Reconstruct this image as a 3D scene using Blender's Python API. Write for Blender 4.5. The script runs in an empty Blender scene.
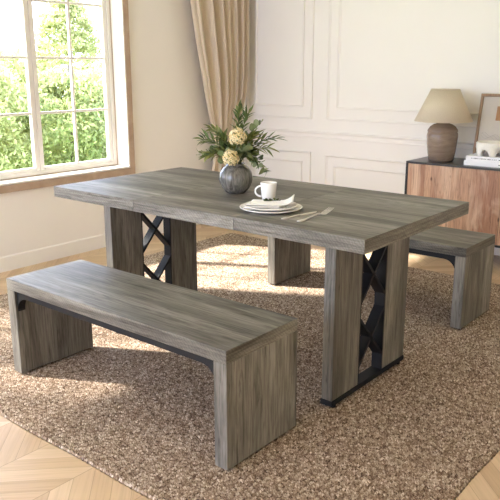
import bpy, math, random
import numpy as np
from mathutils import Vector, Matrix, Euler

S = bpy.context.scene
COL = S.collection
PI = math.pi

# ---------------------------------------------------------------- camera
cam_d = bpy.data.cameras.new('camera')
cam = bpy.data.objects.new('camera', cam_d)
COL.objects.link(cam)
cam.location = (2.9171, -2.013, 1.3237)
cam.rotation_euler = (1.3146, 0.0012, 0.688)
cam_d.sensor_width = 36.0
cam_d.lens = 1.3852 * 36.0
cam_d.clip_start = 0.05
cam_d.clip_end = 200
S.camera = cam

# ---------------------------------------------------------------- world, sun, lights, exposure
S.render.filter_size = 1.1
S.cycles.denoising_prefilter = 'NONE'
W = bpy.data.worlds.new('sky')
S.world = W
W.use_nodes = True
wn = W.node_tree.nodes
wn['Background'].inputs[0].default_value = (0.84, 0.955, 1.27, 1)
wn['Background'].inputs[1].default_value = 2.8

def add_light(name, kind, loc, direction, energy, color, **kw):
    d = bpy.data.lights.new(name, kind)
    d.energy = energy
    d.color = color
    for k, v in kw.items():
        setattr(d, k, v)
    o = bpy.data.objects.new(name, d)
    COL.objects.link(o)
    o.location = loc
    o.rotation_euler = Vector(direction).to_track_quat('-Z', 'Y').to_euler()
    return o

SUN_AZ = (0.88, 0.475)
add_light('sun', 'SUN', (-6, -3, 6), (SUN_AZ[0], SUN_AZ[1], -0.80), 8.5, (1.0, 0.95, 0.87), angle=math.radians(2.2))

# sky portals at the two windows and the side left open for sky light behind the viewer (they only guide sampling)
def portal(name, loc, direction, sx, sy):
    o = add_light(name, 'AREA', loc, direction, 1.0, (1, 1, 1), shape='RECTANGLE', size=sx, size_y=sy)
    o.data.cycles.is_portal = True
portal('sky_portal', (-1.46, 0.841, 1.389), (1, 0, 0), 1.42, 1.62)
portal('sky_portal', (-1.46, -1.20, 1.389), (1, 0, 0), 1.70, 1.62)
portal('sky_portal', (0.275, -4.62, 1.324), (0, 1, 0), 3.45, 2.67)
W.cycles.sampling_method = 'MANUAL'
W.cycles.sample_map_resolution = 64
vs = S.view_settings
S.display_settings.display_device = 'sRGB'
vs.view_transform = 'Standard'
vs.look = 'None'
vs.gamma = 1.0
vs.use_curve_mapping = False
vs.exposure = 1.38

S.cycles.max_bounces = 10
S.cycles.diffuse_bounces = 5
S.cycles.transparent_max_bounces = 16
S.cycles.use_denoising = True

# ---------------------------------------------------------------- material helpers
class NT:
    def __init__(self, name):
        self.m = bpy.data.materials.new(name)
        self.m.use_nodes = True
        self.t = self.m.node_tree
        self.n = self.t.nodes
        self.b = self.n['Principled BSDF']
        self.out = self.n['Material Output']
    def node(self, kind, **kw):
        x = self.n.new(kind)
        for k, v in kw.items():
            setattr(x, k, v)
        return x
    def link(self, a, b):
        self.t.links.new(a, b)
    def math(self, op, a, b=None, c=None):
        x = self.node('ShaderNodeMath', operation=op)
        for i, v in enumerate((a, b, c)):
            if v is None:
                continue
            if isinstance(v, (int, float)):
                x.inputs[i].default_value = v
            else:
                self.link(v, x.inputs[i])
        return x.outputs[0]
    def mix(self, f, a, b, mode='MIX'):
        x = self.node('ShaderNodeMix', data_type='RGBA', blend_type=mode)
        for i, v in ((0, f), (6, a), (7, b)):
            if isinstance(v, (int, float)):
                x.inputs[i].default_value = v
            elif isinstance(v, tuple):
                x.inputs[i].default_value = v if len(v) == 4 else (*v, 1)
            else:
                self.link(v, x.inputs[i])
        return x.outputs[2]
    def ramp(self, f, stops, interp='LINEAR'):
        x = self.node('ShaderNodeValToRGB')
        x.color_ramp.interpolation = interp
        e = x.color_ramp.elements
        while len(e) < len(stops):
            e.new(0.5)
        for el, (p, c) in zip(e, stops):
            el.position = p
            el.color = (*c, 1) if len(c) == 3 else c
        self.link(f, x.inputs[0])
        return x.outputs[0]
    def coords(self, scale=(1, 1, 1), rot=(0, 0, 0), rnd=0.0, kind='Object'):
        tc = self.node('ShaderNodeTexCoord')
        v = tc.outputs[kind]
        if rnd:
            oi = self.node('ShaderNodeObjectInfo')
            a = self.node('ShaderNodeVectorMath', operation='SCALE')
            a.inputs[0].default_value = (7.3, 5.1, 3.7)
            self.link(self.math('MULTIPLY', oi.outputs['Random'], rnd), a.inputs['Scale'])
            b = self.node('ShaderNodeVectorMath', operation='ADD')
            self.link(v, b.inputs[0]); self.link(a.outputs[0], b.inputs[1])
            v = b.outputs[0]
        mp = self.node('ShaderNodeMapping')
        mp.inputs['Scale'].default_value = scale
        mp.inputs['Rotation'].default_value = rot
        self.link(v, mp.inputs[0])
        return mp.outputs[0]
    def noise(self, v, scale=1.0, detail=4.0, rough=0.55, dist=0.0):
        x = self.node('ShaderNodeTexNoise')
        x.inputs['Scale'].default_value = scale
        x.inputs['Detail'].default_value = detail
        x.inputs['Roughness'].default_value = rough
        x.inputs['Distortion'].default_value = dist
        self.link(v, x.inputs['Vector'])
        return x.outputs['Fac']
    def bump(self, h, strength=0.3, dist=0.002):
        x = self.node('ShaderNodeBump')
        x.inputs['Strength'].default_value = strength
        x.inputs['Distance'].default_value = dist
        self.link(h, x.inputs['Height'])
        self.link(x.outputs[0], self.b.inputs['Normal'])
    def base(self, c):
        if isinstance(c, tuple):
            self.b.inputs['Base Color'].default_value = (*c, 1)
        else:
            self.link(c, self.b.inputs['Base Color'])
    def rough(self, r):
        self.b.inputs['Roughness'].default_value = r

def srgb(r, g, b):
    f = lambda c: (c / 255 / 12.92) if c / 255 <= 0.04045 else ((c / 255 + 0.055) / 1.055) ** 2.4
    return (f(r), f(g), f(b))

def plain(name, c, rough=0.5, metal=0.0, mottled=0.0, nscale=30, bump=0.0, sheen=0.0, spec=0.5):
    k = NT(name)
    k.b.inputs['Specular IOR Level'].default_value = spec
    k.rough(rough)
    k.b.inputs['Metallic'].default_value = metal
    if sheen:
        k.b.inputs['Sheen Weight'].default_value = sheen
    v = k.coords()
    n = k.noise(v, nscale, 3)
    lo = tuple(x * (1 - mottled) for x in c)
    hi = tuple(min(1, x * (1 + mottled)) for x in c)
    k.base(k.ramp(n, [(0.3, lo), (0.7, hi)]))
    if bump:
        k.bump(n, bump, 0.002)
    return k.m

def grey_oak(name, axis, hatch=False, tone=1.0):
    """grey-washed oak laminate, grain along the given axis"""
    k = NT(name)
    k.rough(0.5)
    k.b.inputs['Specular IOR Level'].default_value = 0.35
    a = 'xyz'.index(axis)
    sc = lambda along, across: tuple(along if i == a else across for i in range(3))
    v1 = k.coords(sc(0.8, 7.5), rnd=9.0)
    v2 = k.coords(sc(5.0, 120.0), rnd=9.0)
    v3 = k.coords(sc(2.2, 20.0), rnd=5.0)
    v4 = k.coords(sc(0.75, 5.0), rnd=7.0)
    n1 = k.noise(v1, 1.0, 6, 0.62, 0.8)
    n2 = k.noise(v2, 1.0, 5, 0.7)
    n3 = k.noise(v3, 1.0, 5, 0.65, 2.0)
    n4 = k.noise(v4, 1.0, 3, 0.5, 0.5)
    t = lambda r, g, b: tuple(x * tone for x in srgb(r, g, b))
    c1 = k.ramp(n1, [(0.28, t(74, 69, 61)), (0.44, t(105, 100, 91)), (0.56, t(130, 125, 115)), (0.72, t(154, 149, 139))])
    # growth-ring contours
    rings = k.math('SINE', k.math('MULTIPLY', n4, 95.0))
    ring_c = k.ramp(k.math('MULTIPLY_ADD', rings, 0.5, 0.5), [(0.0, (0.82, 0.81, 0.79)), (0.4, (1.0, 1.0, 1.0)), (1.0, (1.05, 1.05, 1.05))])
    c1 = k.mix(k.ramp(n1, [(0.35, (0.25, 0.25, 0.25)), (0.65, (0.85, 0.85, 0.85))]), c1, ring_c, 'MULTIPLY')
    fine = k.ramp(n2, [(0.36, (0.50, 0.49, 0.46)), (0.50, (1.0, 1.0, 1.0)), (0.66, (1.26, 1.26, 1.26))])
    c2 = k.mix(0.85, c1, fine, 'MULTIPLY')
    figure = k.ramp(n3, [(0.33, (0.42, 0.40, 0.37)), (0.43, (1, 1, 1))])
    c3 = k.mix(0.8, c2, figure, 'MULTIPLY')
    # short dark pores along the grain
    vp = k.coords(sc(11.0, 190.0), rnd=9.0)
    npore = k.noise(vp, 1.0, 2, 0.5)
    pores = k.ramp(npore, [(0.30, (0.5, 0.48, 0.45)), (0.38, (1, 1, 1))])
    c3 = k.mix(0.7, c3, pores, 'MULTIPLY')
    if hatch:
        vh = k.coords((1, 1, 1))
        w = k.node('ShaderNodeTexWave', bands_direction='DIAGONAL')
        w.inputs['Scale'].default_value = 40
        w.inputs['Distortion'].default_value = 6.0
        w.inputs['Detail'].default_value = 2
        w.inputs['Detail Scale'].default_value = 2.0
        k.link(vh, w.inputs['Vector'])
        hl = k.ramp(w.outputs['Fac'], [(0.2, (0.80, 0.79, 0.77)), (0.7, (1.06, 1.06, 1.06))])
        c3 = k.mix(0.8, c3, hl, 'MULTIPLY')
    k.base(c3)
    k.bump(n2, 0.25, 0.0015)
    return k.m

OAK_X = grey_oak('grey_oak_lengthwise', 'x')
OAK_Z = grey_oak('grey_oak_upright', 'z')
OAK_EDGE = grey_oak('grey_oak_sawn_edge', 'x', hatch=True, tone=1.0)
OAK_ENDEDGE = grey_oak('grey_oak_sawn_end', 'y', hatch=True, tone=1.0)
STEEL = plain('black_steel', srgb(27, 27, 29), 0.55, 0.0, 0.08, 60, spec=0.25)
FOOT = plain('black_plastic', srgb(22, 22, 22), 0.6)
PLASTER = plain('cream_plaster', srgb(240, 233, 223), 0.85, 0, 0.012, 3)
PANEL = plain('cream_panel_paint', srgb(236, 230, 221), 0.7, 0, 0.008, 3)
CEIL = plain('white_ceiling_paint', srgb(240, 236, 229), 0.9)
WHITE_FRAME = plain('white_window_paint', srgb(230, 223, 214), 0.45)
PORCELAIN = plain('white_porcelain', srgb(240, 236, 229), 0.18)
LINEN = plain('white_linen', srgb(240, 236, 228), 0.9, 0, 0.02, 200, 0.3, 0.2)
CUTLERY = plain('brushed_cutlery', srgb(222, 216, 208), 0.38, 0.6, 0.04, 80)
BLACK_METAL = plain('black_cabinet_metal', srgb(44, 42, 40), 0.38, 0.2)
DARK_TOP = plain('dark_cabinet_top', srgb(62, 60, 57), 0.3, 0.1, 0.05, 8)
BOOK_W = plain('white_book_cloth', srgb(238, 236, 234), 0.6)
BOOK_P = plain('book_pages', srgb(232, 228, 220), 0.8)
INK = plain('grey_ink', srgb(120, 118, 116), 0.8)
STONE = plain('white_stoneware', srgb(234, 229, 217), 0.75, 0, 0.06, 40, 0.35)
MAT_PAPER = plain('beige_artwork_paper', srgb(205, 196, 184), 0.85, 0, 0.04, 12)
ART_BROWN = plain('brown_artwork_ink', srgb(176, 132, 94), 0.85, 0, 0.1, 25)
SKETCH = plain('grey_sketch_line', srgb(168, 158, 146), 0.85)
STEM = plain('green_stem', srgb(92, 104, 62), 0.6, 0, 0.1, 40)
BARK = plain('grey_bark', srgb(110, 96, 80), 0.9, 0, 0.2, 14, 0.6)
LAWN = plain('lawn', srgb(150, 176, 96), 0.95, 0, 0.25, 6)

def leaf_material(name, c1, c2, trans=0.35, rough=0.5):
    k = NT(name)
    k.rough(rough)
    g = k.node('ShaderNodeNewGeometry')
    v = k.coords()
    n = k.noise(v, 18, 2)
    r = k.math('ADD', k.math('MULTIPLY', g.outputs['Random Per Island'], 0.75), k.math('MULTIPLY', n, 0.25))
    c = k.ramp(r, [(0.1, c1), (0.9, c2)])
    k.base(c)
    tr = k.node('ShaderNodeBsdfTranslucent')
    k.link(c, tr.inputs[0])
    mx = k.node('ShaderNodeMixShader')
    mx.inputs[0].default_value = trans
    k.link(k.b.outputs[0], mx.inputs[1]); k.link(tr.outputs[0], mx.inputs[2])
    k.link(mx.outputs[0], k.out.inputs[0])
    return k.m

LEAF_DARK = leaf_material('dark_lance_leaf', srgb(70, 90, 48), srgb(140, 152, 88), 0.2)
LEAF_PALE = leaf_material('pale_round_leaf', srgb(112, 126, 82), srgb(168, 174, 126), 0.2)
LEAF_OLIVE = leaf_material('olive_leaf', srgb(96, 108, 56), srgb(168, 168, 100), 0.2)
PETAL = leaf_material('cream_petal', srgb(238, 212, 150), srgb(250, 236, 196), 0.25, 0.7)
HERB = leaf_material('herb_leaf', srgb(52, 66, 30), srgb(104, 116, 54), 0.15)
TREE_LEAF = leaf_material('spring_leaf', srgb(136, 146, 84), srgb(204, 204, 150), 0.5, 0.7)
TREE_LEAF2 = leaf_material('deep_spring_leaf', srgb(112, 130, 74), srgb(190, 192, 132), 0.5, 0.7)

def casing_wood():
    k = NT('oak_window_casing')
    k.rough(0.5)
    v = k.coords((14, 5, 5))
    n = k.noise(v, 1.5, 4, 0.6, 0.4)
    k.base(k.ramp(n, [(0.3, srgb(168, 142, 118)), (0.7, srgb(192, 167, 143))]))
    return k.m
CASING = casing_wood()

def glass_mat():
    k = NT('window_glass')
    t = k.node('ShaderNodeBsdfTransparent')
    g = k.node('ShaderNodeBsdfGlossy')
    g.inputs['Roughness'].default_value = 0.02
    lw = k.node('ShaderNodeLayerWeight')
    f = k.node('ShaderNodeMath', operation='MULTIPLY_ADD')
    k.link(k.math('POWER', lw.outputs['Facing'], 4.0), f.inputs[0])
    f.inputs[1].default_value = 0.35; f.inputs[2].default_value = 0.02
    mx = k.node('ShaderNodeMixShader')
    k.link(f.outputs[0], mx.inputs[0]); k.link(t.outputs[0], mx.inputs[1]); k.link(g.outputs[0], mx.inputs[2])
    k.link(mx.outputs[0], k.out.inputs[0])
    return k.m
GLASS = glass_mat()

def chevron_floor():
    k = NT('oak_chevron_parquet')
    k.rough(0.42)
    tc = k.node('ShaderNodeTexCoord')
    sp = k.node('ShaderNodeSeparateXYZ')
    k.link(tc.outputs['Object'], sp.inputs[0])
    cw, bw = 0.252, 0.094
    u = k.math('DIVIDE', k.math('ADD', sp.outputs[0], 10 * cw - 0.893), cw)
    ci = k.math('FLOOR', u)
    uf = k.math('SUBTRACT', u, ci)
    par = k.math('MODULO', ci, 2.0)
    sgn = k.math('SUBTRACT', k.math('MULTIPLY', par, 2.0), 1.0)          # +1 / -1
    along = k.math('MULTIPLY', k.math('MULTIPLY', uf, cw), sgn)
    off = k.math('MULTIPLY', par, -cw)
    w = k.math('DIVIDE', k.math('ADD', k.math('ADD', sp.outputs[1], along), k.math('ADD', off, 30.0)), bw)
    bi = k.math('FLOOR', w)
    wf = k.math('SUBTRACT', w, bi)
    cmb = k.node('ShaderNodeCombineXYZ')
    k.link(ci, cmb.inputs[0]); k.link(bi, cmb.inputs[1])
    wnz = k.node('ShaderNodeTexWhiteNoise', noise_dimensions='3D')
    k.link(cmb.outputs[0], wnz.inputs['Vector'])
    # grain: coordinates stretched along the board
    gx = k.math('MULTIPLY', uf, cw * 4.0)
    gc = k.node('ShaderNodeCombineXYZ')
    k.link(gx, gc.inputs[0]); k.link(k.math('MULTIPLY', w, bw * 60), gc.inputs[1]); k.link(k.math('MULTIPLY', wnz.outputs['Value'], 40), gc.inputs[2])
    gn = k.noise(gc.outputs[0], 1.0, 5, 0.6, 0.5)
    board = k.ramp(wnz.outputs['Value'], [(0.0, srgb(196, 164, 128)), (0.5, srgb(209, 179, 143)), (1.0, srgb(218, 190, 156))])
    grain = k.ramp(gn, [(0.25, (0.78, 0.75, 0.71)), (0.55, (1, 1, 1)), (0.8, (1.05, 1.05, 1.05))])
    c = k.mix(0.8, board, grain, 'MULTIPLY')
    e1 = k.math('LESS_THAN', k.math('ABSOLUTE', k.math('SUBTRACT', wf, 0.5)), 0.488)
    e2 = k.math('LESS_THAN', k.math('ABSOLUTE', k.math('SUBTRACT', uf, 0.5)), 0.4945)
    gap = k.math('MULTIPLY', e1, e2)
    c = k.mix(gap, k.mix(0.55, c, srgb(128, 98, 70), 'MIX'), c)
    k.base(c)
    k.bump(gap, 0.2, 0.001)
    return k.m
PARQUET = chevron_floor()

def rug_mat():
    k = NT('brown_loop_wool')
    k.rough(0.95)
    k.b.inputs['Specular IOR Level'].default_value = 0.1
    at = k.node('ShaderNodeAttribute')
    at.attribute_name = 'yarn'
    v = k.coords((1, 1, 1))
    n = k.noise(v, 260, 2, 0.6)
    big = k.noise(v, 2.2, 3, 0.5)
    f = k.math('ADD', k.math('MULTIPLY', at.outputs['Fac'], 0.75), k.math('MULTIPLY', n, 0.25))
    c = k.ramp(f, [(0.2, srgb(84, 65, 51)), (0.38, srgb(134, 111, 92)), (0.55, srgb(167, 145, 125)), (0.70, srgb(198, 179, 159)), (0.84, srgb(234, 218, 199))])
    c = k.mix(0.5, c, k.ramp(big, [(0.35, (0.9, 0.89, 0.88)), (0.65, (1.06, 1.06, 1.06))]), 'MULTIPLY')
    k.base(c)
    return k.m
RUG = rug_mat()

def curtain_mat():
    k = NT('beige_linen_curtain')
    k.rough(0.9)
    k.b.inputs['Sheen Weight'].default_value = 0.15
    v = k.coords((1, 1, 1))
    n = k.noise(v, 260, 2)
    c = k.ramp(n, [(0.3, srgb(196, 178, 154)), (0.7, srgb(214, 198, 176))])
    k.base(c)
    k.bump(n, 0.15, 0.001)
    return k.m
CURTAIN = curtain_mat()

def boards_mat():
    """reclaimed wood boards, upright, of differing tone"""
    k = NT('reclaimed_wood_boards')
    k.rough(0.6)
    tc = k.node('ShaderNodeTexCoord')
    sp = k.node('ShaderNodeSeparateXYZ')
    k.link(tc.outputs['Object'], sp.inputs[0])
    wob = k.noise(k.coords((1, 1, 1)), 3.0, 2)
    w = k.math('DIVIDE', k.math('ADD', sp.outputs[0], k.math('MULTIPLY', wob, 0.004)), 0.05)
    bi = k.math('FLOOR', w)
    wf = k.math('SUBTRACT', w, bi)
    wnz = k.node('ShaderNodeTexWhiteNoise', noise_dimensions='1D')
    k.link(bi, wnz.inputs['W'])
    base = k.ramp(wnz.outputs['Value'], [(0.0, srgb(160, 116, 90)), (0.35, srgb(182, 142, 114)), (0.65, srgb(194, 156, 126)), (1.0, srgb(212, 180, 152))])
    shift = k.node('ShaderNodeCombineXYZ')
    k.link(k.math('MULTIPLY', bi, 3.17), shift.inputs[2])
    add = k.node('ShaderNodeVectorMath', operation='ADD')
    k.link(k.coords((48, 48, 3.4)), add.inputs[0]); k.link(shift.outputs[0], add.inputs[1])
    g = k.noise(add.outputs[0], 1.6, 6, 0.68, 1.3)
    grain = k.ramp(g, [(0.32, (0.34, 0.28, 0.24)), (0.45, (0.84, 0.80, 0.77)), (0.62, (1.08, 1.06, 1.04)), (0.8, (1.25, 1.22, 1.2))])
    c = k.mix(0.85, base, grain, 'MULTIPLY')
    patch = k.noise(k.coords((7, 7, 2.2)), 1.5, 4, 0.6, 0.6)
    c = k.mix(k.ramp(patch, [(0.48, (0, 0, 0)), (0.68, (0.6, 0.6, 0.6))]), c, srgb(214, 184, 156))
    vk = k.node('ShaderNodeTexVoronoi')
    vk.inputs['Scale'].default_value = 1.0
    k.link(k.coords((13, 13, 6.5)), vk.inputs['Vector'])
    knot = k.ramp(vk.outputs['Distance'], [(0.05, (0.25, 0.2, 0.17)), (0.13, (1, 1, 1))])
    c = k.mix(0.85, c, knot, 'MULTIPLY')
    edge = k.math('LESS_THAN', k.math('ABSOLUTE', k.math('SUBTRACT', wf, 0.5)), 0.482)
    c = k.mix(edge, k.mix(0.35, c, srgb(90, 64, 48)), c)
    k.base(c)
    k.bump(g, 0.3, 0.002)
    return k.m
BOARDS = boards_mat()

def shade_mat():
    k = NT('cream_lamp_fabric')
    k.rough(0.9)
    n = k.noise(k.coords((1, 1, 0.35)), 300, 2)
    c = k.ramp(n, [(0.3, srgb(228, 214, 188)), (0.7, srgb(238, 225, 200))])
    k.base(c)
    tr = k.node('ShaderNodeBsdfTranslucent')
    k.link(c, tr.inputs[0])
    mx = k.node('ShaderNodeMixShader')
    mx.inputs[0].default_value = 0.35
    k.link(k.b.outputs[0], mx.inputs[1]); k.link(tr.outputs[0], mx.inputs[2])
    k.link(mx.outputs[0], k.out.inputs[0])
    return k.m
SHADE = shade_mat()

def glaze(name, dark, mid, light, scale, rough):
    k = NT(name)
    k.rough(rough)
    n = k.noise(k.coords(scale), 1.0, 5, 0.65, 0.8)
    k.base(k.ramp(n, [(0.28, dark), (0.5, mid), (0.75, light)]))
    return k.m
LAMP_GLAZE = glaze('brown_lamp_glaze', srgb(122, 103, 88), srgb(138, 119, 102), srgb(152, 133, 116), (6, 6, 40), 0.2)
VASE_GLAZE = glaze('grey_vase_glaze', srgb(58, 55, 50), srgb(98, 94, 87), srgb(142, 138, 130), (45, 45, 6), 0.2)
FRAME_WOOD = glaze('brown_frame_wood', srgb(126, 98, 72), srgb(152, 122, 92), srgb(170, 142, 112), (30, 30, 3), 0.5)

# ---------------------------------------------------------------- mesh helpers
class MB:
    def __init__(self):
        self.v = []; self.f = []; self.mi = []; self.smooth = []
    def add(self, verts, faces, mi=0, smooth=False):
        o = len(self.v)
        self.v += [tuple(p) for p in verts]
        self.f += [tuple(i + o for i in q) for q in faces]
        self.mi += [mi] * len(faces)
        self.smooth += [smooth] * len(faces)
    def box(self, x0, x1, y0, y1, z0, z1, mi=0, M=None):
        v = [(x, y, z) for z in (z0, z1) for y in (y0, y1) for x in (x0, x1)]
        if M is not None:
            v = [tuple(M @ Vector(p)) for p in v]
        self.add(v, [(0, 2, 3, 1), (4, 5, 7, 6), (0, 1, 5, 4), (2, 6, 7, 3), (0, 4, 6, 2), (1, 3, 7, 5)], mi)
    def prism(self, pts, axis, a0, a1, mi=0, smooth=False):
        """closed 2D outline extruded along an axis; pts in the order of the other two axes"""
        n = len(pts)
        def P(p, a):
            if axis == 'x': return (a, p[0], p[1])
            if axis == 'y': return (p[0], a, p[1])
            return (p[0], p[1], a)
        v = [P(p, a0) for p in pts] + [P(p, a1) for p in pts]
        f = [tuple(range(n))[::-1], tuple(range(n, 2 * n))] + [(i, (i + 1) % n, n + (i + 1) % n, n + i) for i in range(n)]
        self.add(v, f, mi, smooth)
    def lathe(self, prof, n=48, c=(0, 0, 0), close=False, mi=0):
        v = []
        for r, z in prof:
            for i in range(n):
                a = 2 * PI * i / n
                v.append((c[0] + r * math.cos(a), c[1] + r * math.sin(a), c[2] + z))
        f = []
        m = len(prof)
        for j in range(m - 1 if not close else m):
            j2 = (j + 1) % m
            for i in range(n):
                i2 = (i + 1) % n
                f.append((j * n + i, j * n + i2, j2 * n + i2, j2 * n + i))
        self.add(v, f, mi, True)
    def tube(self, path, r, n=8, cap=True, mi=0):
        path = [Vector(p) for p in path]
        rs = r if isinstance(r, (list, tuple)) else [r] * len(path)
        v = []
        up = Vector((0, 0, 1))
        for k, p in enumerate(path):
            t = (path[min(k + 1, len(path) - 1)] - path[max(k - 1, 0)]).normalized()
            u = t.cross(up)
            if u.length < 1e-3: u = t.cross(Vector((1, 0, 0)))
            u.normalize(); w = u.cross(t)
            for i in range(n):
                a = 2 * PI * i / n
                v.append(p + (u * math.cos(a) + w * math.sin(a)) * rs[k])
        f = [(k * n + i, k * n + (i + 1) % n, (k + 1) * n + (i + 1) % n, (k + 1) * n + i) for k in range(len(path) - 1) for i in range(n)]
        if cap:
            f += [tuple(range(n))[::-1], tuple(range((len(path) - 1) * n, len(path) * n))]
        self.add(v, f, mi, True)
    def bar(self, p0, p1, wid, nrm, depth, mi=0):
        """flat bar from p0 to p1, width across, extruded depth along nrm"""
        p0, p1, nrm = Vector(p0), Vector(p1), Vector(nrm).normalized()
        s = (p1 - p0).normalized().cross(nrm).normalized() * wid / 2
        d = nrm * depth
        v = [p0 - s, p0 + s, p1 + s, p1 - s]
        v = v + [q + d for q in v]
        self.add(v, [(0, 1, 2, 3), (7, 6, 5, 4), (0, 4, 5, 1), (1, 5, 6, 2), (2, 6, 7, 3), (3, 7, 4, 0)], mi)
    def build(self, name, mats, parent=None, bevel=0.0, segs=2, solid=0.0, subsurf=0, origin=None):
        me = bpy.data.meshes.new(name)
        vv = self.v
        if origin is not None:
            vv = [(p[0] - origin[0], p[1] - origin[1], p[2] - origin[2]) for p in vv]
        me.from_pydata(vv, [], self.f)
        if not isinstance(mats, (list, tuple)): mats = [mats]
        for m in mats: me.materials.append(m)
        me.polygons.foreach_set('material_index', self.mi)
        me.polygons.foreach_set('use_smooth', self.smooth)
        me.update()
        o = bpy.data.objects.new(name, me)
        COL.objects.link(o)
        if origin is not None: o.location = origin
        if parent is not None: o.parent = parent
        import bmesh
        b = bmesh.new(); b.from_mesh(me)
        if not getattr(self, 'open', False):
            bmesh.ops.recalc_face_normals(b, faces=b.faces)
        b.to_mesh(me); b.free()
        if solid:
            m = o.modifiers.new('thick', 'SOLIDIFY'); m.thickness = solid; m.offset = 0
        if subsurf:
            m = o.modifiers.new('sub', 'SUBSURF'); m.levels = subsurf; m.render_levels = subsurf
        if bevel:
            m = o.modifiers.new('bevel', 'BEVEL'); m.width = bevel; m.segments = segs; m.limit_method = 'ANGLE'
        return o

def thing(name, label, cat, loc=(0, 0, 0), group=None):
    o = bpy.data.objects.new(name, None)
    o.empty_display_size = 0.1
    COL.objects.link(o)
    o.location = loc
    return tag(o, label, cat, group)
def tag(o, label, cat, group=None, kind=None):
    o['label'] = label; o['category'] = cat
    if group: o['group'] = group
    if kind: o['kind'] = kind
    return o
def struct(o, label=None, cat=None):
    o['kind'] = 'structure'
    if label: o['label'] = label
    if cat: o['category'] = cat
    return o
def copy_tree(o, parent=None):
    c = o.copy(); COL.objects.link(c)
    if parent is not None: c.parent = parent
    for ch in list(o.children): copy_tree(ch, c)
    return c

# ================================================================ THE ROOM
XW, YW = -1.25, 2.97          # window wall, panelled wall
XR, YF, ZC = 4.3, -4.6, 2.66
ZF = -0.012

m = MB(); m.box(-1.45, XR + 0.15, YF, YW + 0.15, ZF - 0.1, ZF)
struct(m.build('floor', PARQUET), 'pale oak floor laid in a chevron pattern', 'floor')
m = MB(); m.box(-1.55, XR + 0.15, YF, YW + 0.15, ZC, ZC + 0.1)
struct(m.build('ceiling', CEIL), 'plain white ceiling above the dining room', 'ceiling')
m = MB(); m.box(XW, XR + 0.15, YW, YW + 0.15, ZF, ZC)
struct(m.build('wall_back', PANEL), 'cream panelled wall behind the sideboard', 'wall')
m = MB(); m.box(XR, XR + 0.15, YF, YW, ZF, ZC)
struct(m.build('wall_right', PLASTER), 'cream wall on the right of the room', 'wall')

m = MB(); m.box(2.0, XR + 0.15, YF - 0.15, YF, ZF, ZC)  # unseen wall, its length set by how much sky light enters beside it
struct(m.build('wall_front', PLASTER), 'unseen cream wall behind the viewer, cut short to shape the fill light', 'wall')
# window wall with two openings
WZ0, WZ1 = 0.578, 2.20
W1 = (0.13, 1.552)
W2 = (-2.05, -0.35)
WT = 0.20
m = MB()
ys = [YF, W2[0], W2[1], W1[0], W1[1], YW + 0.15]
for i in range(5):
    if i in (1, 3):
        m.box(XW - WT, XW, ys[i], ys[i + 1], ZF, WZ0)
        m.box(XW - WT, XW, ys[i], ys[i + 1], WZ1, ZC)
    else:
        m.box(XW - WT, XW, ys[i], ys[i + 1], ZF, ZC)
struct(m.build('wall_left', PLASTER), 'cream wall holding the big window', 'wall')

# unseen eave, added above the windows to cut off the high sun
m = MB(); m.box(XW - WT - 0.42, XW - WT, YF, YW + 0.15, 2.36, 2.46)
struct(m.build('trim_1', CEIL), 'added unseen roof eave that cuts off the high sun', 'eave')

def frame_ring(mb, x0, x1, y0, y1, z0, z1, w, mi=0):
    mb.box(x0, x1, y0, y0 + w, z0, z1, mi)
    mb.box(x0, x1, y1 - w, y1, z0, z1, mi)
    mb.box(x0, x1, y0 + w, y1 - w, z0, z0 + w, mi)
    mb.box(x0, x1, y0 + w, y1 - w, z1 - w, z1, mi)

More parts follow.
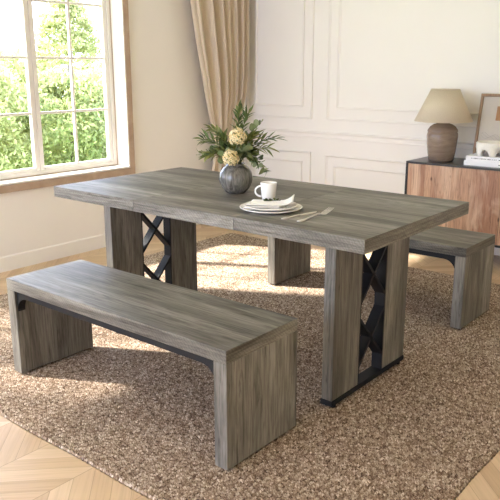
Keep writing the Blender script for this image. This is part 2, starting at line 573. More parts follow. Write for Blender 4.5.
def window(name, y0, y1, label):
    root = bpy.data.objects.new(name, None); COL.objects.link(root)
    root.location = (XW, (y0 + y1) / 2, WZ0)
    struct(root, label, 'window')
    inv = Matrix.Translation(-Vector(root.location))
    def kid(mb, n, mat, par=root, **kw):
        # meshes are laid out in world space and moved into the parent's frame
        mb.v = [tuple(inv @ Vector(p)) for p in mb.v] if par is root or True else mb.v
        return mb.build(n, mat, par, **kw)
    c = MB(); frame_ring(c, XW, XW + 0.03, y0 - 0.05, y1 + 0.05, WZ0 - 0.052, WZ1 + 0.05, 0.05)
    kid(c, 'casing', CASING, bevel=0.002)
    # white lining of the deep reveal
    t = 0.012
    r = MB()
    r.box(XW - 0.118, XW + 0.028, y0, y0 + t, WZ0, WZ1); r.box(XW - 0.118, XW + 0.028, y1 - t, y1, WZ0, WZ1)
    r.box(XW - 0.118, XW + 0.028, y0 + t, y1 - t, WZ0, WZ0 + t); r.box(XW - 0.118, XW + 0.028, y0 + t, y1 - t, WZ1 - t, WZ1)
    kid(r, 'reveal', WHITE_FRAME)
    # outer frame of the window unit, stepped
    f = MB()
    frame_ring(f, XW - 0.165, XW - 0.105, y0 + t, y1 - t, WZ0 + t, WZ1 - t, 0.032)
    kid(f, 'window_frame', WHITE_FRAME, bevel=0.003)
    seam = MB()
    frame_ring(seam, XW - 0.106, XW - 0.100, y0 + t, y1 - t, WZ0 + t, WZ1 - t, 0.006)
    kid(seam, 'frame_bead', CASING)
    a0, a1 = y0 + t + 0.032, y1 - t - 0.032
    z0, z1 = WZ0 + t + 0.02, WZ1 - t - 0.032
    mid = (a0 + a1) / 2
    for (s0, s1) in ((a0, mid), (mid, a1)):
        s = MB(); sw = 0.036
        xs = XW - 0.148
        frame_ring(s, xs, xs + 0.036, s0 + 0.001, s1 - 0.001, z0, z1, sw)
        sash = kid(s, 'sash', WHITE_FRAME, bevel=0.005)
        g0, g1 = s0 + sw, s1 - sw
        h0, h1 = z0 + sw, z1 - sw
        mu = MB()
        yc = (g0 + g1) / 2
        mu.box(xs + 0.008, xs + 0.030, yc - 0.009, yc + 0.009, h0, h1)
        kid(mu, 'muntin', WHITE_FRAME, sash, bevel=0.003)
        for q in range(1, 4):
            zz = h0 + 0.376 * q
            mu = MB(); mu.box(xs + 0.010, xs + 0.028, g0, g1, zz - 0.009, zz + 0.009)
            kid(mu, 'muntin', WHITE_FRAME, sash, bevel=0.003)
        gl = MB(); gl.box(xs + 0.017, xs + 0.021, g0 - 0.004, g1 + 0.004, h0 - 0.004, h1 + 0.004)
        kid(gl, 'pane', GLASS, sash)
    return root
window('window_1', W1[0], W1[1], 'white two-sash window with thin muntins in an oak casing')
window('window_2', W2[0], W2[1], 'matching window further along the left wall')

# baseboards
def base_profile(x_out):   # distance from wall, height
    return [(0, ZF), (x_out, ZF), (x_out, 0.085), (x_out * 0.4, 0.092), (0, 0.095)]
m = MB(); m.prism([(XW + a, z) for a, z in base_profile(0.006)], 'y', YF, YW)
struct(m.build('baseboard_left', PLASTER), 'low cream baseboard under the window', 'baseboard')
m = MB(); m.prism([(YW - a, z) for a, z in base_profile(0.016)], 'x', XW + 0.006, XR)
struct(m.build('baseboard_back', PANEL), 'low cream baseboard of the panelled wall', 'baseboard')

# mouldings of the panelled wall
MP = [(0.0, 0.0), (0.0, 0.011), (0.005, 0.014), (0.010, 0.011), (0.014, 0.006), (0.022, 0.004), (0.022, 0.0)]   # across, out
def moulding_frame(name, x0, x1, z0, z1, label):
    mb = MB()
    n = len(MP)
    v = []
    for (cx, cz, sx, sz) in ((x0, z0, 1, 1), (x1, z0, -1, 1), (x1, z1, -1, -1), (x0, z1, 1, -1)):
        for a, o in MP:
            v.append((cx + sx * a, YW - o, cz + sz * a))
    f = []
    for c in range(4):
        d = (c + 1) % 4
        for i in range(n - 1):
            f.append((c * n + i, c * n + i + 1, d * n + i + 1, d * n + i))
    mb.add(v, f)
    return struct(mb.build(name, PANEL), label, 'moulding')
k = 2
for (x0, x1, z0, z1, txt) in (
        (-1.205, -0.490, 0.905, 2.52, 'outer moulding of the narrow upper panel next to the curtain'),
        (-1.108, -0.585, 1.003, 2.42, 'inner moulding of the narrow upper panel next to the curtain'),
        (-0.343, 2.20, 0.905, 2.52, 'outer moulding of the wide upper panel above the lamp'),
        (-0.249, 2.10, 1.000, 2.42, 'inner moulding of the wide upper panel above the lamp'),
        (-1.205, -0.495, 0.16, 0.625, 'outer moulding of the narrow lower panel behind the flowers'),
        (-1.108, -0.585, 0.25, 0.540, 'inner moulding of the narrow lower panel behind the flowers'),
        (-0.345, 2.20, 0.16, 0.612, 'outer moulding of the wide lower panel behind the sideboard'),
        (-0.260, 2.10, 0.25, 0.527, 'inner moulding of the wide lower panel behind the sideboard')):
    moulding_frame('trim_%d' % k, x0, x1, z0, z1, txt); k += 1
m = MB()
m.prism([(YW, 0.742), (YW - 0.012, 0.742), (YW - 0.014, 0.752), (YW - 0.008, 0.760), (YW - 0.008, 0.782), (YW - 0.020, 0.790), (YW - 0.020, 0.800), (YW, 0.802)], 'x', XW, XR)
struct(m.build('trim_%d' % k, PANEL), 'long chair rail across the panelled wall', 'chair rail')

# ================================================================ OUTSIDE
rng = random.Random(4)
m = MB(); m.box(-40, XW - WT - 0.02, -30, 40, -0.72, -0.62)
struct(m.build('ground', LAWN), 'bright lawn outside the window', 'lawn')

def leaf_cloud(name, n, shape, size, mat, parent, seed):
    r = np.random.default_rng(seed)
    P = shape(r, n)
    n = len(P)
    d = r.normal(size=(n, 3)); d /= np.linalg.norm(d, axis=1)[:, None]
    e = np.cross(d, r.normal(size=(n, 3))); e /= np.linalg.norm(e, axis=1)[:, None]
    s = size * r.uniform(0.6, 1.3, n)[:, None]
    nn = np.cross(d, e)
    V = np.stack([P - d * s, P + e * s * 0.45 + nn * s * 0.1, P + d * s, P - e * s * 0.45 + nn * s * 0.1], 1).reshape(-1, 3)
    me = bpy.data.meshes.new(name)
    me.from_pydata(V.tolist(), [], [(4 * i, 4 * i + 1, 4 * i + 2, 4 * i + 3) for i in range(n)])
    me.materials.append(mat)
    o = bpy.data.objects.new(name, me); COL.objects.link(o); o.parent = parent
    return o

def clumps(h0, h1, rad_at, n_cl, cl_size, flat=0.5):
    def shape(r, n):
        z = r.uniform(0, 1, n_cl)
        rr = np.array([rad_at(t) for t in z]) * np.sqrt(r.uniform(0.25, 1, n_cl))
        a = r.uniform(0, 2 * PI, n_cl)
        c = np.stack([rr * np.cos(a), rr * np.sin(a), h0 + z * (h1 - h0)], 1)
        i = r.integers(0, n_cl, n)
        off = r.normal(size=(n, 3)) * cl_size * np.array([1, 1, flat])
        return c[i] + off
    return shape

def tree(name, label, cat, loc, h, rad, n, kind, mat, seed, group=None, size=0.055):
    root = thing(name, label, cat, loc, group)
    t = MB(); t.tube([(0, 0, 0), (0.02, 0.01, h * 0.4), (0, 0, h * 0.8)], [0.05 + 0.015 * h, 0.02 + 0.004 * h, 0.006], 10)
    t.build('trunk', BARK, root)
    if kind == 'cone':
        sh = clumps(0.3, h, lambda q: rad * (1 - q) ** 0.8 + 0.04, int(n / 32), 0.10, 0.35)
    else:
        sh = clumps(0.2, h, lambda q: rad * math.sqrt(max(0.05, 1 - (2 * q - 0.8) ** 2 / 1.6)), int(n / 45), 0.13, 0.6)
    leaf_cloud('foliage', n, sh, size, mat, root, seed)
    return root
GZ = -0.62
tree('conifer', 'pointed pale green conifer outside behind the right window sash', 'tree', (-11.3, 8.45, GZ), 3.7, 1.75, 17000, 'cone', TREE_LEAF, 1)
shr = [(-8.2, 4.3, 1.95, 0.9, 'round sunlit shrub low outside the left window sash', 'round', TREE_LEAF),
       (-7.7, 5.75, 1.8, 0.9, 'bright low shrub outside in front of the conifer', 'round', TREE_LEAF2),
       (-7.9, 7.2, 1.9, 0.95, 'bushy shrub outside at the right window sash', 'round', TREE_LEAF),
       (-9.0, 8.9, 2.3, 1.0, 'taller shrub outside right of the conifer', 'round', TREE_LEAF2),
       (-10.7, 6.3, 2.4, 1.1, 'pale tree outside left of the conifer', 'round', TREE_LEAF),
       (-9.0, 2.7, 1.7, 0.9, 'leftmost low shrub outside the window', 'round', TREE_LEAF2)]
for i, (x, y, h, r_, lab, kd, mt) in enumerate(shr):
    tree('garden_shrub', lab, 'shrub', (x, y, GZ), h, r_, 9000, kd, mt, 20 + i)

def sparse_tree():  # out of view, placed so its leaves dapple the incoming sun
    root = thing('unseen_tree', 'unseen loose-leaved tall tree outside, dappling the sun', 'tree', (-5.3, -3.7, GZ))
    t = MB(); t.tube([(0, 0, 0), (0.05, 0.02, 2.6), (-0.05, 0.0, 4.6), (0, 0.05, 6.6)], [0.16, 0.12, 0.08, 0.02], 12)
    for i in range(9):
        a = i * 2.4; z = 3.6 + 0.3 * i
        t.tube([(0, 0, z), (0.8 * math.cos(a), 0.8 * math.sin(a), z + 0.4), (1.6 * math.cos(a), 1.6 * math.sin(a), z + 0.6)], [0.05, 0.03, 0.01], 8)
    t.build('trunk', BARK, root)
    leaf_cloud('foliage', 4200, clumps(3.9, 7.4, lambda q: 2.0 * math.sqrt(max(0.05, 1 - (2 * q - 1) ** 2)), 60, 0.24, 0.5), 0.10, TREE_LEAF2, root, 77)
sparse_tree()

# ================================================================ RUG
def make_rug():
    x0, x1, y0, y1 = -0.80, 2.19, -0.713, 2.25
    step = 0.0036
    nx, ny = int((x1 - x0) / step), int((y1 - y0) / step)
    r = np.random.default_rng(3)
    gx, gy = np.meshgrid(np.linspace(0, x1 - x0, nx), np.linspace(0, y1 - y0, ny), indexing='ij')
    pr, pl = 0.0090, 0.0095                                   # row pitch, loop length
    wob = 0.0035 * np.sin(gy * 23) + 0.003 * np.sin(gy * 51 + gx * 7)
    row = np.floor((gx + wob) / pr).astype(int)
    fr = (gx + wob) / pr - row
    sh = (row * 0.5) % 1.0 + 0.37 * np.sin(row * 12.9898)
    lo = gy / pl + sh + 0.25 * np.sin(gx * 40)
    li = np.floor(lo).astype(int)
    fl = lo - li
    hsh = r.uniform(0, 1, (512, 512))[row % 512, li % 512]
    hgt = np.sqrt(np.clip(np.sin(PI * fr), 0, 1)) * (0.35 + 0.65 * np.sqrt(np.clip(np.sin(PI * fl), 0, 1)))
    z = -0.012 + 0.012 * hgt * (0.72 + 0.28 * hsh)
    # border: rounded corners, wavy outline
    L, Wd = x1 - x0, y1 - y0
    ex = np.minimum(gx, L - gx); ey = np.minimum(gy, Wd - gy)
    e = np.minimum(ex, ey)
    z = np.where(e < 0.0042, ZF, z)
    px, py = gx.copy(), gy.copy()
    rc = 0.05
    cx = np.clip(gx, rc, L - rc); cy = np.clip(gy, rc, Wd - rc)
    dx, dy = gx - cx, gy - cy
    m_ = np.maximum(np.abs(dx), np.abs(dy)); d = np.hypot(dx, dy)
    k_ = np.where(d > 1e-9, m_ / np.maximum(d, 1e-9), 1)
    corner = (np.abs(dx) > 0) & (np.abs(dy) > 0)
    px = np.where(corner, cx + dx * k_, px); py = np.where(corner, cy + dy * k_, py)
    fall = np.exp(-e / 0.02)
    px += fall * 0.0025 * np.sin(gy * 13 + 1) + fall * 0.002 * np.sin(gy * 240)
    py += fall * 0.0025 * np.sin(gx * 11) + fall * 0.002 * np.sin(gx * 240)
    co = np.stack([px + x0, py + y0, z], -1).reshape(-1, 3)
    idx = np.arange(nx * ny).reshape(nx, ny)
    q = np.stack([idx[:-1, :-1], idx[1:, :-1], idx[1:, 1:], idx[:-1, 1:]], -1).reshape(-1, 4)
    me = bpy.data.meshes.new('area_rug')
    me.vertices.add(len(co)); me.vertices.foreach_set('co', co.ravel())
    me.loops.add(q.size); me.loops.foreach_set('vertex_index', q.ravel().astype(np.int32))
    me.polygons.add(len(q)); me.polygons.foreach_set('loop_start', np.arange(0, q.size, 4, dtype=np.int32))
    me.update(); me.validate()
    me.polygons.foreach_set('use_smooth', [True] * len(q))
    at = me.attributes.new('yarn', 'FLOAT', 'FACE')
    at.data.foreach_set('value', np.clip(hsh * 0.5 + 0.5 * r.uniform(0, 1, hsh.shape), 0, 1)[:-1, :-1].ravel().astype(np.float32))
    me.materials.append(RUG)
    o = bpy.data.objects.new('area_rug', me); COL.objects.link(o)
    return o
tag(make_rug(), 'large brown and cream woven loop rug under the table and benches', 'rug')

# ================================================================ BENCHES
def slab(mb, x0, x1, y0, y1, z0, z1):
    """top slab: flat faces material 0, long edges 1, end edges 2"""
    v = [(x, y, z) for z in (z0, z1) for y in (y0, y1) for x in (x0, x1)]
    o = len(mb.v)
    mb.v += v
    for q, mi in (((0, 2, 3, 1), 0), ((4, 5, 7, 6), 0), ((0, 1, 5, 4), 1), ((2, 6, 7, 3), 1), ((0, 4, 6, 2), 2), ((1, 3, 7, 5), 2)):
        mb.f.append(tuple(i + o for i in q)); mb.mi.append(mi); mb.smooth.append(False)

BL, BW, BT, BH, TL = 1.2796, 0.3984, 0.0492, 0.4401, 0.0571
def make_bench(loc, label):
    root = thing('bench', label, 'bench', loc, 'grey oak benches at the dining table')
    s = MB(); slab(s, 0, BL, 0, BW, BH - BT, BH)
    s.build('seat', [OAK_X, OAK_EDGE, OAK_ENDEDGE], root, bevel=0.0025)
    zt = BH - BT
    for x0 in (0.0, BL - TL):
        l = MB(); l.box(x0, x0 + TL, 0.0, BW, 0.004, zt)
        leg = l.build('leg', OAK_Z, root, bevel=0.002)
        for yy in (0.05, BW - 0.05):
            g = MB(); g.lathe([(0.0, 0.0), (0.016, 0.0), (0.016, 0.004), (0.0, 0.004)], 16, (x0 + TL / 2, yy, 0))
            g.build('foot_glide', FOOT, leg)
    # steel rail with curved gussets under the front edge
    a, b = TL, BL - TL
    R = 0.066
    zb = zt - 0.028
    n = 9
    for y0 in (0.010, BW - 0.045):
        out = [(a, zt), (a, zb - R)]
        for i in range(n + 1):
            t = PI / 2 * i / n
            out.append((a + R - R * math.cos(t) if i else a + 0.004, zb - R + R * math.sin(t)))
        for i in range(n + 1):
            t = PI / 2 * (n - i) / n
            out.append((b - R + R * math.cos(t) if i < n else b - 0.004, zb - R + R * math.sin(t)))
        out += [(b, zb - R), (b, zt)]
        p = MB(); p.prism(out, 'y', y0, y0 + 0.035)
        p.build('rail', STEEL, root, bevel=0.001)
    return root
make_bench((0.2551, -0.4546, 0), 'nearer long grey oak bench in front of the dining table')
b2 = make_bench((0.3282, 1.3077, 0), 'farther grey oak bench behind the dining table, partly hidden')

# ================================================================ TABLE
TLn, TW, TT, TH = 1.767, 0.8912, 0.0522, 0.76
table = thing('dining_table', 'large grey oak dining table with black lattice pedestals', 'table', (TLn / 2, TW / 2, 0))
tinv = Vector((-TLn / 2, -TW / 2, 0))
def tkid(mb, n, mat, par=None, **kw):
    mb.v = [tuple(Vector(p) + tinv) for p in mb.v]
    return mb.build(n, mat, par or table, **kw)
zt = TH - TT
for i in range(3):
    s = MB(); slab(s, i * TLn / 3 + (0.0005 if i else 0), (i + 1) * TLn / 3 - (0.0005 if i < 2 else 0), 0, TW, zt, TH)
    tkid(s, 'tabletop_panel', [OAK_X, OAK_EDGE, OAK_ENDEDGE], bevel=0.001)
PT = 0.05
for side in (0, 1):
    x0 = 1.5656 - PT if side else TLn - 1.5656
    x1 = x0 + PT
    y0, y1 = 0.142, TW - 0.142
    w = 0.2
    for (a, b) in ((y0, y0 + w), (y1 - w, y1)):
        p = MB(); p.box(x0, x1, a, b, 0.035, zt)
        tkid(p, 'leg_panel', OAK_Z, bevel=0.002)
    base = MB(); base.box(x0 - 0.003, x1 + 0.003, y0 - 0.003, y1 + 0.003, 0.013, 0.035)
    bo = tkid(base, 'base_plate', STEEL, bevel=0.0015)
    for yy in (y0 + 0.03, y1 - 0.03):
        for xx in (x0 + 0.012, x1 - 0.012):
            g = MB(); g.lathe([(0, 0), (0.012, 0), (0.012, 0.013), (0, 0.013)], 16, (xx, yy, 0))
            tkid(g, 'foot', FOOT, bo)
    o0, o1 = y0 + w, y1 - w
    for yy in (o0, o1 - 0.006):
        u = MB(); u.box(x0, x1, yy, yy + 0.006, 0.035, zt)
        tkid(u, 'upright', STEEL)
    for (za, zb_) in ((0.11, 0.325), (0.39, 0.605)):
        for (ya, yb) in ((o0 + 0.004, o1 - 0.004), (o1 - 0.004, o0 + 0.004)):
            c = MB(); c.bar((x0 + 0.001, ya, za), (x0 + 0.001, yb, zb_), 0.012, (1, 0, 0), PT - 0.002)
            tkid(c, 'lattice_bar', STEEL)
    t = MB(); t.box(x0, x1, o0 + 0.006, o1 - 0.006, zt - 0.012, zt)
    tkid(t, 'top_bar', STEEL)

# ================================================================ SIDEBOARD
SX0, SX1, SY0, SY1, SZ0, SZ1 = 0.62, 2.02, 2.55, 2.95, 0.15, 0.68
sb = thing('sideboard', 'low black sideboard with reclaimed wood doors under the lamp', 'sideboard', ((SX0 + SX1) / 2, (SY0 + SY1) / 2, ZF))
sinv = -Vector(sb.location)
def skid(mb, n, mat, par=None, **kw):
    mb.v = [tuple(Vector(p) + sinv) for p in mb.v]
    return mb.build(n, mat, par or sb, **kw)
c = MB()
t = 0.014
c.box(SX0, SX0 + t, SY0, SY1, SZ0, SZ1 - t); c.box(SX1 - t, SX1, SY0, SY1, SZ0, SZ1 - t)
c.box(SX0 + t, SX1 - t, SY0, SY1, SZ0, SZ0 + t); c.box(SX0 + t, SX1 - t, SY1 - 0.01, SY1, SZ0 + t, SZ1 - t)
skid(c, 'body', BLACK_METAL)
c = MB(); c.box(SX0, SX1, SY0, SY1, SZ1 - t, SZ1)
skid(c, 'top', DARK_TOP, bevel=0.001)
mid = (SX0 + SX1) / 2
for (a, b) in ((SX0 + t + 0.002, mid - 0.0015), (mid + 0.0015, SX1 - t - 0.002)):
    d = MB(); d.box(a, b, SY0 + 0.004, SY0 + 0.026, SZ0 + t + 0.002, SZ1 - t - 0.002)
    skid(d, 'door', BOARDS, bevel=0.001)
for xx in (SX0 + 0.13, SX1 - 0.13):
    for yy in (SY0 + 0.09, SY1 - 0.05):
        l = MB(); l.box(xx - 0.012, xx + 0.012, yy - 0.012, yy + 0.012, ZF, SZ0)
        skid(l, 'leg', BLACK_METAL)

# ---------------------------------------------------------------- lamp
lamp = thing('table_lamp', 'table lamp with cream cone shade and brown glazed jar base', 'lamp', (0.802, 2.73, SZ1))
m = MB(); m.lathe([(0, 0), (0.082, 0), (0.088, 0.006), (0.098, 0.06), (0.106, 0.13), (0.109, 0.175), (0.107, 0.196), (0.103, 0.200), (0.103, 0.204), (0.107, 0.207),
                   (0.104, 0.222), (0.088, 0.244), (0.066, 0.258), (0.042, 0.266), (0.036, 0.272), (0.036, 0.284), (0.0, 0.286)], 56)
m.build('base', LAMP_GLAZE, lamp)
m = MB(); m.lathe([(0.0, 0.282), (0.014, 0.282), (0.014, 0.34), (0.02, 0.345), (0.02, 0.39), (0, 0.395)], 20)
m.build('socket', BLACK_METAL, lamp)
m = MB(); m.lathe([(0.200, 0.283), (0.098, 0.500)], 72); m.open = True
m.build('shade', SHADE, lamp, solid=0.003)
m = MB()
for (r_, z_) in ((0.200, 0.283), (0.098, 0.500)):
    m.lathe([(r_ - 0.003, z_ - 0.003), (r_ + 0.003, z_ - 0.003), (r_ + 0.003, z_ + 0.003), (r_ - 0.003, z_ + 0.003)], 72, close=True)
for i in range(3):
    a = 2 * PI * i / 3 + 0.4
    m.tube([(0, 0, 0.392), (0.085 * math.cos(a), 0.085 * math.sin(a), 0.45), (0.097 * math.cos(a), 0.097 * math.sin(a), 0.498)], 0.002, 6)
m.build('shade_ring', SHADE, lamp)

# ---------------------------------------------------------------- books and bowl
def book(x0, x1, y0, y1, z0, h, label, marks):
    r = thing('book', label, 'book', ((x0 + x1) / 2, (y0 + y1) / 2, z0), 'white books under the bowl')
    cx, cy = (x1 - x0) / 2, (y1 - y0) / 2
    c = MB()
    c.box(-cx, cx, -cy, cy, 0, 0.003); c.box(-cx, cx, -cy, cy, h - 0.003, h); c.box(-cx, cx, -cy, -cy + 0.003, 0.003, h - 0.003)
    c.build('cover', BOOK_W, r, bevel=0.0008)
    p = MB(); p.box(-cx + 0.004, cx - 0.004, -cy + 0.003, cy - 0.004, 0.003, h - 0.003)
    p.build('pages', BOOK_P, r)
    t = MB()
    for (a, w_, hh) in marks:
        t.box(-cx + a, -cx + a + w_, -cy - 0.0004, -cy, h / 2 - hh / 2, h / 2 + hh / 2)
    t.build('spine_lettering', INK, r)
rr = random.Random(8)
mk = []
q = 0.035
while q < 0.21:
    w_ = rr.choice([0.004, 0.006, 0.009]); mk.append((q, w_, rr.choice([0.004, 0.006, 0.008]))); q += w_ + rr.choice([0.002, 0.003, 0.006])
mk += [(0.225, 0.012, 0.006)]
book(1.028, 1.318, 2.60, 2.82, SZ1, 0.034, 'lower white book of the two stacked on the sideboard', [(0.24, 0.012, 0.006), (0.256, 0.006, 0.005)])
book(1.040, 1.312, 2.605, 2.815, SZ1 + 0.034, 0.032, 'upper white book of the stack, directly beneath the footed bowl', mk)

def footed_bowl():
    o = MB()
    R, H, n = 0.108, 0.092, 96
    cz = SZ1 + 0.066
    c = (1.178, 2.71)
    def arch(a):      # bottom edge height, scalloped into arches
        t = ((a / (2 * PI) * 6) + 0.133) % 1.0
        w = abs(t - 0.5) * 2
        return 0.045 * math.sqrt(max(0, 1 - (w / 0.58) ** 2)) if w < 0.58 else 0.0
    rows = []
    def ring(fr, fz):
        rows.append([(c[0] + fr(a) * math.cos(a), c[1] + fr(a) * math.sin(a), cz + fz(a)) for a in [2 * PI * i / n for i in range(n)]])
    ring(lambda a: 0.0, lambda a: 0.050)
    ring(lambda a: 0.075, lambda a: 0.050)
    ring(lambda a: R - 0.018, lambda a: 0.062)
    ring(lambda a: R - 0.010, lambda a: H - 0.003)
    ring(lambda a: R - 0.005, lambda a: H)
    ring(lambda a: R, lambda a: H - 0.004)
    ring(lambda a: R + 0.001, lambda a: 0.055)
    ring(lambda a: R - 0.004, lambda a: max(0.018, arch(a)))
    ring(lambda a: R - 0.008, lambda a: arch(a))
    ring(lambda a: R - 0.034, lambda a: arch(a))
    ring(lambda a: R - 0.034, lambda a: 0.043)
    ring(lambda a: 0.0, lambda a: 0.043)
    v = [p for r_ in rows for p in r_]
    f = [(j * n + i, j * n + (i + 1) % n, (j + 1) * n + (i + 1) % n, (j + 1) * n + i) for j in range(len(rows) - 1) for i in range(n)]
    o.add(v, f, 0, True)
    ob = o.build('bowl', STONE, origin=(c[0], c[1], cz))
    return tag(ob, 'rough white stoneware bowl with arched feet on the books', 'bowl')
footed_bowl()

# ---------------------------------------------------------------- leaning picture
def picture():
    w, h, d, fw = 0.46, 0.475, 0.022, 0.019
    pr = thing('picture_frame', 'brown wooden picture frame leaning on the panelled wall', 'picture frame', (0.985, 2.862, SZ1))
    lean = math.atan2(0.088, 0.465)
    M = Matrix.Rotation(-lean, 4, 'X')
    def pk(mb, n, mat, **kw):
        mb.v = [tuple(M @ Vector(p)) for p in mb.v]
        return mb.build(n, mat, pr, **kw)
    f = MB()
    for (x0, x1, z0, z1) in ((0, fw, 0, h), (w - fw, w, 0, h), (fw, w - fw, 0, fw), (fw, w - fw, h - fw, h)):
        f.box(x0, x1, -d, 0, z0, z1)
    pk(f, 'frame', FRAME_WOOD, bevel=0.001)
    a = MB(); a.box(fw, w - fw, -0.010, -0.004, fw, h - fw)
    pk(a, 'artwork', MAT_PAPER)
    b = MB(); b.box(0.125, 0.34, -0.0115, -0.0102, h - 0.185, h - 0.085)
    pk(b, 'artwork_block', ART_BROWN)
    s = MB()
    for k_ in range(3):
        pts = [(0.04 + 0.012 * i, -0.0112, 0.20 - 0.012 * k_ + 0.010 * math.sin(i * 0.9 + k_ * 1.3) - 0.002 * i) for i in range(26)]
        s.tube(pts, 0.0008, 4)
    pk(s, 'artwork_line', SKETCH)
picture()

# ================================================================ CURTAIN
def curtain():
    root = thing('curtain', 'beige linen curtain draped aside in the room corner', 'curtain', (-1.135, 2.6, 0))
    nz, nu = 90, 260
    zs = np.linspace(0.0, 2.62, nz)
    lz = [0.0, 0.45, 0.60, 0.70, 0.80, 1.0, 1.19, 1.55, 1.85, 2.2, 2.62]
    lv = [2.395, 2.41, 2.455, 2.475, 2.452, 2.385, 2.335, 2.252, 2.195, 2.155, 2.12]
    rz = [0.0, 0.45, 0.60, 0.70, 0.85, 1.1, 1.5, 2.62]
    rv = [2.78, 2.72, 2.68, 2.68, 2.77, 2.855, 2.875, 2.885]
    amp_z = [0, 0.5, 0.7, 0.9, 1.3, 2.62]
    amp_v = [0.066, 0.05, 0.03, 0.036, 0.066, 0.07]
    m_ = MB(); m_.open = True
    v = []
    for z in zs:
        y0 = np.interp(z, lz, lv); y1 = np.interp(z, rz, rv); A = np.interp(z, amp_z, amp_v)
        for i in range(nu):
            u = i / (nu - 1)
            # uneven fold spacing, tighter on the right
            ph = 2 * PI * (6.2 * (0.55 * u + 0.45 * u * u) + 0.12 * math.sin(9 * u))
            s_ = math.sin(ph)
            x = A * (2 * abs(math.sin(ph / 2 + 0.3)) ** 0.36 - 1.3 + 0.22 * math.sin(1.3 * ph + 1 + z * 0.6))
            yy = y0 + (y1 - y0) * u + 0.22 * A * math.sin(ph + 0.6)
            v.append((x, yy - 2.645, z + ZF + 0.004))
    f = [(j * nu + i, j * nu + i + 1, (j + 1) * nu + i + 1, (j + 1) * nu + i) for j in range(nz - 1) for i in range(nu - 1)]
    m_.add(v, f, 0, True)
    m_.build('panel', CURTAIN, root, solid=0.003)
    # tieback band
    tb = MB()
    n = 40
    ring = [(0.058 * math.cos(2 * PI * i / n), -0.012 + 0.135 * math.sin(2 * PI * i / n)) for i in range(n)]
    v = []
    for (z_, o_) in ((0.665, 0), (0.735, 0)):
        v += [(x, y, z_ + 0.02 * (y / 0.135)) for x, y in ring]
    tb.open = True
    tb.add(v, [(i, (i + 1) % n, n + (i + 1) % n, n + i) for i in range(n)], 0, True)
    tb.build('tieback', CURTAIN, root, solid=0.004)
curtain()

# ================================================================ TABLE SETTING
RV = Vector((math.cos(0.688), math.sin(0.688), 0))       # room direction running right along the photograph
FV = Vector((math.sin(0.688), -math.cos(0.688), 0))      # towards the viewer's side of the table

VC = Vector((0.826, 0.426, TH))
vase = thing('vase', 'round grey glazed vase holding the bouquet', 'vase', VC)
m = MB(); m.lathe([(0, 0), (0.036, 0), (0.046, 0.004), (0.064, 0.025), (0.076, 0.052), (0.079, 0.073), (0.075, 0.095), (0.062, 0.117), (0.047, 0.129), (0.041, 0.133), (0.042, 0.139),
                   (0.038, 0.139), (0.036, 0.132), (0.055, 0.115), (0.070, 0.090), (0.073, 0.073), (0.070, 0.052), (0.055, 0.026), (0.03, 0.009), (0, 0.008)], 56)
m.build('body', VASE_GLAZE, vase)

rl = random.Random(12)
def lance_leaf(mb, p, d, up, L, w):
    d = d.normalized()
    s = d.cross(up)
    if s.length < 1e-3: s = d.cross(Vector((1, 0, 0)))
    s.normalize(); n = s.cross(d)
    prof = [(0, 0.08), (0.2, 0.6), (0.45, 1.0), (0.7, 0.72), (0.88, 0.34), (1, 0.02)]
    v = []
    for t, ww in prof:
        c = p + d * L * t - n * L * 0.18 * t * t
        h = n * w * ww * 0.22
        v += [c - s * w * ww / 2 + h, c, c + s * w * ww / 2 + h]
    f = []
    for j in range(len(prof) - 1):
        a = 3 * j
        f += [(a, a + 1, a + 4, a + 3), (a + 1, a + 2, a + 5, a + 4)]
    mb.add(v, f, 0, True)
def round_leaf(mb, p, d, up, L):
    d = d.normalized(); s = d.cross(up)
    if s.length < 1e-3: s = d.cross(Vector((1, 0, 0)))
    s.normalize(); n = s.cross(d)
    c = p + d * L * 0.55
    pts = [c + (d * math.cos(a) * 0.52 + s * math.sin(a) * 0.46) * L + n * L * 0.08 * math.cos(2 * a) for a in [2 * PI * i / 10 for i in range(10)]]
    mb.add([c - n * L * 0.05] + pts, [(0, 1 + i, 1 + (i + 1) % 10) for i in range(10)], 0, True)

